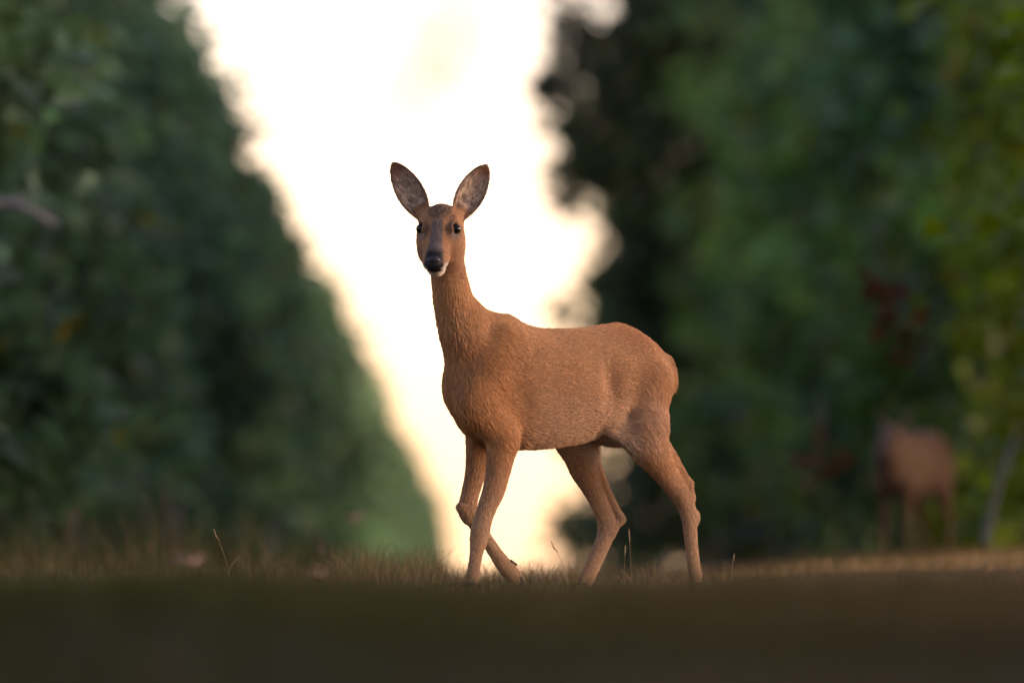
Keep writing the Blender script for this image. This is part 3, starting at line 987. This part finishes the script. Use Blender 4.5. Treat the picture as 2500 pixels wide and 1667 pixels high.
# single dry stalks that stand out around the doe
def stalk(px, py_top, Y, dx, label, spread=2, grass_top=0.0, wid=.0011):
    """a grass stalk with a thin seed head: stem + leaf blades + seed head"""
    x = (px - 1250) * KPX * Y
    zg = float(ground_z(np.array([x]), np.array([Y]))[0])
    zt = EYE + (HZ - py_top) * KPX * Y
    h = zt - zg
    root = empty("grass_stalk", (x, Y, zg - .003))
    n = 9
    P = [np.array([dx * (i / n) ** 1.7, 0.01 * math.sin(i), h * (i / n)]) for i in range(n + 1)]
    tube_object("stem", P, [wid * (1 - .6 * i / n) for i in range(n + 1)], M_STRAW, root, 5)
    sh = [P[-3] * .0 + P[-1] * t + P[-3] * (1 - t) + np.array([0, 0, .004 * math.sin(t * 9)]) for t in np.linspace(0, 1.15, 8)]
    tube_object("seed_head", sh, [.0007, .0013, .0017, .0018, .0015, .0012, .0008, .0002], M_STRAW, root, 6)
    for k in range(spread):
        sgn = 1 if k % 2 else -1
        b0 = P[1 + k]
        ln = h * (.35 + .12 * k)
        q = [b0 + np.array([sgn * ln * .5 * t ** 1.3, .02 * sgn * t, ln * (t - .35 * t * t)]) for t in np.linspace(0, 1, 6)]
        tube_object("blade", q, [.0011, .0010, .0009, .0007, .0005, .0002], M_STRAW, root, 4)
    tag(root, label, "grass stalk", "dry grass stalks around the doe")
    return root

def tube(P, R, sides=6):
    P = np.array(P, float); R = np.array(R, float)
    T = np.gradient(P, axis=0)
    T /= np.linalg.norm(T, axis=1)[:, None] + 1e-12
    ref = np.array([0.31, 0.93, 0.2])
    A = np.cross(T, ref); A /= np.linalg.norm(A, axis=1)[:, None] + 1e-12
    B = np.cross(T, A)
    an = np.linspace(0, 2 * np.pi, sides, endpoint=False)
    V = P[:, None, :] + R[:, None, None] * (np.cos(an)[None, :, None] * A[:, None, :] + np.sin(an)[None, :, None] * B[:, None, :])
    n = len(P)
    f = []
    for i in range(n - 1):
        for j in range(sides):
            j2 = (j + 1) % sides
            f.append((i * sides + j, i * sides + j2, (i + 1) * sides + j2, (i + 1) * sides + j))
    return V.reshape(-1, 3), np.array(f)

def tube_object(name, P, R, mat, parent, sides=6):
    V, f = tube(P, R, sides)
    return mesh_object(name, V, f, mat, parent)

M_STRAW = mat_simple("straw", (.20, .135, .065), .7, .2, 0, (30, (.28, .20, .10), .001))
stalk(562, 1290, 30.3, -.045, "forked straw grass stalk standing clear of the turf beside the dark tree row")
stalk(1390, 1320, 30.6, -.05, "thin bent grass stalk between the doe's fore and hind legs", 1)
stalk(1541, 1290, 30.9, -.006, "tall thin grass stalk standing by the doe's far hind hock", 1, wid=.0005)
stalk(1523, 1330, 30.4, .004, "short grass stalk at the heel of the doe's far hind leg", 1, wid=.0005)
stalk(1782, 1350, 30.5, .012, "green tipped grass stalk behind the doe's rear heel", 2)

# ------------------------------------------------------------------ trees
def leaf_cloud(n, pos, nrm, size, cols, droop=.35):
    """n small pointed leaves, each two quads folded along the midrib"""
    up = np.array([0, 0, 1.0])
    d = nrm + RNG.normal(0, .55, (n, 3)) - up * droop
    d /= np.linalg.norm(d, axis=1)[:, None]
    s = np.cross(d, RNG.normal(0, 1, (n, 3))); s /= np.linalg.norm(s, axis=1)[:, None]
    nn = np.cross(d, s)
    L_ = size[:, None]; W_ = (size * RNG.uniform(.28, .42, n))[:, None]
    fold = nn * (W_ * .35)
    V = np.empty((n, 6, 3))
    V[:, 0] = pos
    V[:, 1] = pos + d * L_ * .35 + s * W_ + fold
    V[:, 2] = pos + d * L_ * .45
    V[:, 3] = pos + d * L_ * .35 - s * W_ + fold
    V[:, 4] = pos + d * L_ - nn * L_ * .12
    V[:, 5] = pos + d * L_ * .72 + s * W_ * .0
    V = V[:, :5]
    b = (np.arange(n) * 5)[:, None]
    f = np.concatenate([b + np.array([0, 1, 2]), b + np.array([0, 2, 3]), b + np.array([1, 4, 2]), b + np.array([2, 4, 3])])
    return V.reshape(-1, 3), f, np.repeat(cols, 5, 0)

def crown_variant(seed, n_leaf, tint, h=5.0, half=1.35, base=0.15, leaf=.085, yellow=.05, taper=.35, clumps=90, cr=(.22, .46), given=None):
    """tree crown: leaf clumps on twigs around a rounded, uneven volume; returns (leaf mesh, trunk mesh)"""
    global RNG
    keep = RNG
    RNG = np.random.default_rng(seed)
    c = []
    for _ in range(clumps):
        t = RNG.uniform(0, 1) ** .9
        z = base + t * (h - base)
        r = half * (1 - taper * t) * min(1, 3.2 * (1 - t) + .12)
        a = RNG.uniform(0, 2 * np.pi); q = math.sqrt(RNG.uniform(.12, 1))
        c.append((math.cos(a) * r * q, math.sin(a) * r * q, z + RNG.normal(0, .1), RNG.uniform(*cr)))
    c = np.array(c)
    if given is not None:
        c = np.array(given); clumps = len(c)
    cw = c[:, 3] ** 2; ci = RNG.choice(clumps, n_leaf, p=cw / cw.sum())
    d = RNG.normal(0, 1, (n_leaf, 3)); d /= np.linalg.norm(d, axis=1)[:, None]
    rr = c[ci, 3] * RNG.uniform(.35, 1.05, n_leaf) ** .6
    out = RNG.random(n_leaf) < .10                      # loose sprays reaching out of the crown
    rr = np.where(out, rr * RNG.uniform(1.1, 2.3, n_leaf), rr)
    pos = c[ci, :3] + d * rr[:, None] * np.array([1, 1, .75])
    pos[:, 2] = np.maximum(pos[:, 2], .05)
    nrm = d * .6 + np.stack([pos[:, 0], pos[:, 1], np.zeros(n_leaf)], 1) * .3
    cc = np.array(tint)[None] * RNG.uniform(.6, 1.45, (n_leaf, 1)) * (1 + .38 * RNG.normal(0, 1, clumps)[ci])[:, None].clip(.35, 1.9)
    yl = RNG.random(n_leaf) < yellow
    cc[yl] = np.array((.20, .17, .025)) * RNG.uniform(.6, 1.2, (yl.sum(), 1))
    size = leaf * RNG.uniform(.65, 1.35, n_leaf)
    V, f, C = leaf_cloud(n_leaf, pos, nrm, size, np.clip(cc, .004, .6))
    me = mesh_data("crown", V, f, M_LEAF, False, {"tint": C})
    # trunk and limbs
    Vs, Fs, off = [], [], 0
    hh = h * .85
    P = [np.array([.08 * math.sin(i * .9 + seed), .08 * math.cos(i * .7 + seed), -.3 + (hh + .3) * i / 10]) for i in range(11)]
    R = [.10 * h / 5 * (1 - .85 * i / 10) for i in range(11)]
    tv, tf = tube(P, R, 8); Vs.append(tv); Fs.append(tf); off += len(tv)
    for k in range(34):
        q = c[RNG.integers(0, clumps)]
        i = int(np.clip((q[2] - .6 * math.hypot(q[0], q[1]) + .3) / (hh + .3) * 10, 0, 9))
        a = P[i]; e = q[:3]
        mid = (a + e) / 2 + np.array([0, 0, -.08]) + RNG.normal(0, .06, 3)
        L3 = [a, a * .55 + mid * .45, mid, mid * .45 + e * .55, e]
        tv, tf = tube(L3, [R[i] * .45, R[i] * .38, R[i] * .3, R[i] * .2, .004], 5)
        Vs.append(tv); Fs.append(tf + off); off += len(tv)
    mt = mesh_data("trunk", np.concatenate(Vs), np.concatenate(Fs), M_BARK)
    RNG = keep
    return me, mt

def plant(name, x, y, variant, sc, rz, label, group, zs=1.0):
    z = float(ground_z(np.array([x]), np.array([y]))[0])
    root = empty(name, (x, y, z), rz)
    root.scale = (sc, sc, sc * zs)
    for nm, me in (("crown", variant[0]), ("trunk", variant[1])):
        o = bpy.data.objects.new(nm, me)
        COL.objects.link(o)
        o.parent = root
    tag(root, label, "tree", group)
    return root

DARK = (.110, .180, .078); MID = (.086, .158, .036); YEL = (.165, .215, .014)
LV = [crown_variant(100 + i, 5200, DARK, h=4.7, leaf=.17, yellow=.03, clumps=60, taper=.42) for i in range(4)]
RV = [crown_variant(200 + i, 7000, MID if i < 2 else YEL, leaf=.13, yellow=.06, clumps=80) for i in range(4)]
TV = [crown_variant(300 + i, 9000, MID if i else (.044, .090, .034), h=8.5, half=1.9, leaf=.19, yellow=.03, taper=.15, clumps=90, base=.3, cr=(.3, .6)) for i in range(3)]

LABEL_L = "dark green broadleaf tree in the row across the lane from the second deer"
LABEL_R = "leafy yellow-green tree in the row right behind the second deer"
LABEL_T = "tall full crowned tree farther along the row behind the second deer"
rnd = random.Random(5)
y = 46.0
i = 0
while y < 700:
    x = -0.0026 * y - 3.35 + rnd.uniform(-.2, .2)
    plant("hedgerow_tree", x, y, LV[i % 4], rnd.uniform(.86, 1.12), rnd.uniform(0, 6.28), LABEL_L, "dark trees of the row across the lane")
    y += 1.8 * (1 + y / 110) * rnd.uniform(.9, 1.1); i += 1
y = 50.0
i = 0
while y < 92:
    x = -0.0026 * y + 4.35 + rnd.uniform(-.25, .25)
    v = RV[(2 + i % 2) if y < 72 and i % 4 != 1 else i % 2]
    plant("lane_tree", x, y, v, rnd.uniform(.92, 1.15), rnd.uniform(0, 6.28), LABEL_R, "trees of the row behind the second deer")
    y += 1.8 * rnd.uniform(.85, 1.15); i += 1
for k, (x, y) in enumerate([(3.55, 45.5), (3.6, 48.5), (3.7, 51.5), (3.8, 55.5)]):
    plant('lane_tree', x, y, RV[2 + k % 2], 1.0, k * 2.1, LABEL_R, 'trees of the row behind the second deer')
y = 80.0
i = 0
while y < 135:
    x = -0.0026 * y + 4.8 + rnd.uniform(-.3, .3)
    plant("tall_tree", x, y, TV[i % 3], rnd.uniform(.95, 1.15), rnd.uniform(0, 6.28), LABEL_T, "tall trees farther along the lane")
    y += 3.2 * rnd.uniform(.85, 1.15); i += 1
for k, (x, y) in enumerate([(3.0, 158), (4.6, 163), (3.5, 172), (5.2, 150), (4.2, 145), (3.3, 185), (5.6, 175)]):
    plant('tall_tree', x, y, TV[k % 3], 1.15, k * 1.7, LABEL_T, 'tall trees farther along the lane')
for k in range(4):  # out-of-view trees added to block sky light from the doe's chest side
    y = 34.0 + 2.8 * k
    plant('hedgerow_tree', -3.75 - .004 * (45 - y) * 5, y, LV[k % 4], 1.0, k * 1.9, LABEL_L, 'dark trees of the row across the lane')
# unseen trees added beside the camera to shade the foreground
for k, (x, y) in enumerate([(-3.9, 1.5), (-3.7, 6), (-3.9, 10.5), (-3.7, 15), (3.9, 2), (3.7, 6.5), (3.8, 11), (3.8, 15.5)]):
    plant("shade_tree", x, y, TV[k % 3], 1.0, k * 1.3, "tall unseen tree added beside the camera to shade the near turf", "trees shading the near end of the lane")

# the last tree of the right hand row: open, lumpy crown against the sky
def end_tree():
    Y = 150.0; k = KPX * Y
    tx = (1790 - 1250) * k
    zg = float(ground_z(np.array([tx]), np.array([Y]))[0])
    g = []
    rr = np.random.default_rng(77)
    main = [(1340, 215, 62), (1385, 300, 42), (1450, 300, 90), (1420, 420, 62), (1392, 485, 40), (1520, 420, 110), (1570, 230, 125), (1500, 120, 95), (1620, 60, 120), (1560, -80, 120),
            (1600, 560, 110), (1575, 690, 95), (1470, 690, 50), (1500, 660, 45), (1540, 820, 95), (1610, 930, 105), (1560, 950, 60), (1625, 1060, 95), (1650, 1180, 85), (1700, 1280, 90), (1760, 1100, 140), (1760, 800, 170),
            (1760, 500, 180), (1780, 200, 190), (1800, -60, 180), (1900, 350, 170), (1900, 700, 170), (1900, 1000, 160), (1640, 720, 120), (1660, 380, 130)]
    for px, py, r in main:
        for j in range(2):
            g.append(((px - 1790) * k + rr.normal(0, .05), rr.normal(0, .7), EYE + (HZ - py) * k - zg, r * k * (.95 if j else .8)))
    v = crown_variant(401, 15000, (.040, .062, .024), h=9.0, leaf=.20, yellow=.03, given=g)
    t = plant("lane_end_tree", tx, Y, v, 1.0, 0.0, "lumpy open crowned tree ending the row, leaning over the bright gap", None)
    # thin twiggy shoots reaching out of the crown, few leaves
    P0 = np.array([(1470 - 1790) * k, 0, EYE + (HZ - 260) * k - zg])
    tw = np.random.default_rng(5)
    for (px, py) in ((1400, 40), (1430, -30), (1350, 120), (1380, 90)):
        e = np.array([(px - 1790) * k, tw.normal(0, .3), EYE + (HZ - py) * k - zg])
        pts = [P0 + (e - P0) * s + np.array([0, 0, .12 * math.sin(3 * s)]) for s in np.linspace(0, 1, 7)]
        tube_object("shoot", pts, np.linspace(.03, .008, 7), M_BARK, t, 5)
    n = 340
    pos = np.stack([(tw.normal(1400, 42, n) - 1790) * k, tw.normal(0, .4, n), EYE + (HZ - tw.normal(95, 62, n)) * k - zg], 1)
    V, f, C = leaf_cloud(n, pos, tw.normal(0, 1, (n, 3)), tw.uniform(.12, .22, n), np.tile((.045, .05, .022), (n, 1)))
    mesh_object("shoot_leaves", V, f, M_LEAF, t, False, {"tint": C})["kind"] = "stuff"
    n = 260
    pos = np.stack([(tw.normal(1540, 65, n) - 1790) * k, tw.normal(0, .5, n), EYE + (HZ - tw.normal(1215, 70, n)) * k - zg], 1)
    V, f, C = leaf_cloud(n, pos, tw.normal(0, 1, (n, 3)), tw.uniform(.14, .26, n), np.tile((.035, .045, .022), (n, 1)))
    mesh_object("lower_leaves", V, f, M_LEAF, t, False, {"tint": C})["kind"] = "stuff"
end_tree()

# slender sapling beside the photographer whose drooping tip hangs, far out of focus, into the sky
def sapling():
    Y = 9.0; k = KPX * Y
    x0 = 1.55
    zg = float(ground_z(np.array([x0]), np.array([Y]))[0])
    root = empty("overhanging_sapling", (x0, Y, zg))
    def at(px, py): return np.array([(px - 1250) * k - x0, 0, EYE + (HZ - py) * k - zg])
    pts = [np.array([0, 0, -.1]), np.array([.02, 0, .5]), np.array([-.02, .02, .95]), np.array([-.35, 0, 1.12]), np.array([-.85, 0, 1.14]), np.array([-1.25, .02, 1.0]), at(1160, -160), at(1140, -60), at(1120, 60), at(1080, 160), at(1010, 270), at(965, 370)]
    tube_object("stem", pts, [.020, .017, .014, .011, .009, .007, .006, .0055, .005, .004, .003, .001], M_BARK, root, 7)
    rr = np.random.default_rng(9)
    pl = [(1125, 10), (1105, 60), (1090, 110), (1050, 170), (1010, 240), (975, 320), (1130, -40), (1075, 60)]
    pos = np.array([at(p, q) for p, q in pl]) + rr.normal(0, .01, (len(pl), 3))
    V, f, C = leaf_cloud(len(pl), pos, np.tile((.3, -.3, -.8), (len(pl), 1)), rr.uniform(.03, .045, len(pl)), np.tile((.24, .125, .10), (len(pl), 1)))
    for i in range(len(pl)):
        fi = f[(f // 5 == i).all(1)] - i * 5
        mesh_object("leaf", V[i * 5:i * 5 + 5], fi, M_LEAF, root, False, {"tint": C[i * 5:i * 5 + 5]})
    tag(root, "thin drooping twig with a few withered leaves hanging blurred before the bright sky", "sapling")
sapling()

# pale dead stems and a few bright leaves at the foot of the left row
def weed(px, py_top, Y, lean, col, label, n=3):
    x = (px - 1250) * KPX * Y
    zg = float(ground_z(np.array([x]), np.array([Y]))[0])
    h = EYE + (HZ - py_top) * KPX * Y - zg
    root = empty("weed_stem", (x, Y, zg))
    rr = np.random.default_rng(int(px))
    for i in range(n):
        dx = lean + rr.normal(0, .10)
        hh = h * rr.uniform(.6, 1.0)
        pts = [np.array([dx * t ** 1.5 + .02 * i, .03 * i, hh * t - .02]) for t in np.linspace(0, 1, 6)]
        tube_object("stem", pts, np.linspace(.014, .005, 6), col, root, 5)
    tag(root, label, "weed", "dead weed stems along the foot of the row")
M_DEAD = mat_simple("dead_stem", (.20, .14, .10), .8, .2, 0, (12, (.30, .22, .17), .004))
M_GREY = mat_simple("grey_stem", (.13, .13, .125), .8, .2, 0, (12, (.20, .20, .19), .004))
WL = "leaning bundle of pale dead weed stems below the dark trees"
weed(410, 1120, 52, -.12, M_DEAD, "tallest leaning bundle of tan dead weed stems below the dark trees", 4)
weed(620, 1150, 55, .10, M_GREY, "grey broad weed stems below the dark trees", 3)
weed(800, 1180, 56, -.10, M_DEAD, "tan dead weed stems nearest the bright gap, below the dark trees", 3)
weed(150, 1200, 50, .08, M_DEAD, "short brown dead weed stems deep in the shade of the dark trees", 3)

# pale blossoms in the turf
M_PETAL = mat_simple("petal", (.55, .34, .31), .7, .2, 0, (40, (.65, .46, .40), .002))
def blossom(px, py, Y, r, label):
    x = (px - 1250) * KPX * Y
    zg = float(ground_z(np.array([x]), np.array([Y]))[0])
    zc = EYE + (HZ - py) * KPX * Y
    root = empty("meadow_flower", (x, Y, zg))
    h = max(zc - zg, .02)
    tube_object("stem", [np.array([0, 0, -.005]), np.array([.004, 0, h * .5]), np.array([0, 0, h])], [.0018, .0016, .0014], M_STRAW, root, 5)
    for j in range(7):
        a = j * 2 * math.pi / 7
        d = np.array([math.cos(a), math.sin(a), .35]); s = np.array([-math.sin(a), math.cos(a), 0])
        c0 = np.array([0, 0, h])
        V = [c0, c0 + d * r * .5 + s * r * .34, c0 + d * r * .5 - s * r * .34, c0 + d * r + np.array([0, 0, r * .2]), c0 + d * r * .55 + np.array([0, 0, -r * .12])]
        mesh_object("petal", V, np.array([(0, 1, 4), (1, 3, 4), (3, 2, 4), (2, 0, 4)]), M_PETAL, root, False)
    tag(root, label, "flower")
blossom(455, 1374, 21.5, .034, "pale pink flower blurred in the turf before the dark trees")
blossom(768, 1398, 21.5, .024, "small dull orange-pink flower low in the turf before the dark trees")
blossom(862, 1268, 46.0, .050, "pale cream flower head on a tall stem below the dark trees")

# ------------------------------------------------------------------ the second deer, grazing beside the right hand row
def second_deer():
    Y = 54.0
    x = (2228 - 1250) * KPX * Y
    zg = float(ground_z(np.array([x]), np.array([Y]))[0])
    th = math.radians(62)                   # mostly end on, head towards the lane
    root = empty("roe_deer", (x, Y, zg))
    f = (-math.cos(th), -math.sin(th)); l = (math.sin(th), -math.cos(th))
    root.rotation_euler = (0, 0, math.atan2(f[1], f[0]))
    root.scale = (.92, .92, .92)
    F2 = Field((-.50, -.22, -.02), (.62, .22, .80), .007)
    F2.loft([(-.36, .56, .50, .03), (-.33, .64, .42, .075), (-.24, .69, .37, .105), (-.10, .68, .34, .115), (.08, .675, .33, .11), (.20, .67, .33, .10), (.29, .64, .38, .075), (.33, .58, .45, .04)],
            (0, 0, 0), (1, 0, 0), (0, 1, 0), (0, 0, 1), k=.02, egg=.1)
    F2.chain([((.27, 0, .57), (.085, .07)), ((.36, .03, .60), (.06, .05)), ((.43, .07, .62), (.05, .045)), ((.48, .10, .64), (.045, .042))], k=.05)
    F2.chain([((.46, .10, .66), (.052, .05)), ((.52, .12, .62), (.05, .048)), ((.58, .13, .55), (.032, .032)), ((.60, .135, .52), (.026, .028))], k=.02)
    for s in (-1, 1):
        F2.seg((.44, .10 + s * .05, .70), (.40, .10 + s * .10, .775), (.012, .022), (.008, .012), k=.015)
        F2.chain([((.20, s * .07, .42), (.055, .045)), ((.19, s * .07, .30), (.032, .026)), ((.195, s * .068, .20), (.022, .020)), ((.19, s * .066, .08), (.015, .013)), ((.195, s * .066, .02), (.015, .013))], k=.02)
        F2.chain([((-.22, s * .07, .50), (.085, .055)), ((-.20, s * .075, .36), (.055, .042)), ((-.26, s * .075, .25), (.028, .022)), ((-.29, s * .072, .20), (.022, .019)), ((-.27, s * .07, .08), (.015, .013)), ((-.26, s * .07, .02), (.015, .013))], k=.02)
    F2.seg((-.35, 0, .58), (-.39, 0, .54), .02, .012, k=.02)
    V, Q = F2.mesh()
    n = vnoise(V * 12, 8)
    C = np.array((.21, .125, .080))[None] * (1 + .15 * n)[:, None]
    C = lerp3(C, (.20, .12, .07), ss(.45, .2, V[:, 2]))
    C = lerp3(C, (.03, .025, .022), ss(.575, .595, V[:, 0]) * ss(.6, .5, V[:, 2]))
    mesh_object("body", V, Q, M_COAT, root, True, {"coat": C})
    for s in (-1, 1):
        c = np.array((.53, .12 + s * .045, .635))
        small_field_object("eye", c - .02, c + .02, .003, lambda q: q.ell(c, (.013,) * 3, k=.001), M_EYE, root)
        for u in (.20, -.255):
            c2 = np.array((u, s * .067, .012))
            small_field_object("hoof", c2 - .05, c2 + .05, .004, lambda q: q.seg(c2 + np.array((-.004, 0, .006)), c2 + np.array((.02, 0, 0)), .014, .008, k=.002), M_HOOF, root)
    tag(root, "blurred brown second deer standing against the row of trees", "deer")
second_deer()

# bare wood showing among the leaves
def bare_stick(name, px0, py0, px1, py1, Y, r, mat, label, cat, bend=.05):
    k = KPX * Y
    a = np.array([(px0 - 1250) * k, Y, EYE + (HZ - py0) * k]); e = np.array([(px1 - 1250) * k, Y + .15, EYE + (HZ - py1) * k])
    root = empty(name, tuple(a))
    d = e - a
    pts = [d * t + np.array([0, .03 * math.sin(7 * t), bend * math.sin(3.1 * t)]) for t in np.linspace(0, 1, 8)]
    tube_object("limb", pts, np.linspace(r, r * .55, 8), mat, root, 7)
    for i, sgn in ((3, 1), (5, -1)):
        p = pts[i]; q = p + d * .22 + np.cross(d, (0, 1, 0)) * .16 * sgn
        tube_object("side_twig", [p, (p + q) / 2 + np.array([0, 0, .01]), q], [r * .45, r * .3, r * .12], mat, root, 5)
    tag(root, label, cat)
bare_stick("dead_branch", 2405, 1330, 2485, 1060, 50.2, .019, M_GREY, "grey bare branch leaning against the yellow-green tree beside the second deer", "branch")
bare_stick("dead_branch", -60, 500, 130, 545, 47.6, .030, M_GREY, "grey bare branch hanging across the leaves of the dark trees", "branch", .04)
M_RUST = mat_leaf("withered_leaf", "tint", .4, .6, .2)
def withered(px, py, Y, n, r, label):
    k = KPX * Y
    c = np.array([(px - 1250) * k, Y, EYE + (HZ - py) * k])
    root = empty("withered_spray", tuple(c))
    rr = np.random.default_rng(int(px))
    tube_object("twig", [np.array([.0, .5, .28]), np.array([0, .2, .12]), np.zeros(3)], [.012, .008, .004], M_BARK, root, 5)
    pos = rr.normal(0, r, (n, 3)) * np.array([1, .6, 1])
    V, f, C = leaf_cloud(n, pos, rr.normal(0, 1, (n, 3)), rr.uniform(.10, .15, n), np.array((.13, .055, .024)) * rr.uniform(.6, 1.2, (n, 1)))
    for i in range(n):
        fi = f[(f // 5 == i).all(1)] - i * 5
        mesh_object("leaf", V[i * 5:i * 5 + 5], fi, M_RUST, root, False, {"tint": C[i * 5:i * 5 + 5]})
    tag(root, label, "leaf spray", "rust coloured sprays in the row behind the second deer")
withered(2155, 690, 52.0, 9, .045, "small upper spray of withered rust leaves above the second deer")
withered(2205, 820, 52.0, 12, .055, "darker lower spray of withered rust leaves above the second deer")
withered(2012, 1105, 58.0, 10, .06, "dull reddish spray of withered leaves level with the second deer's back")
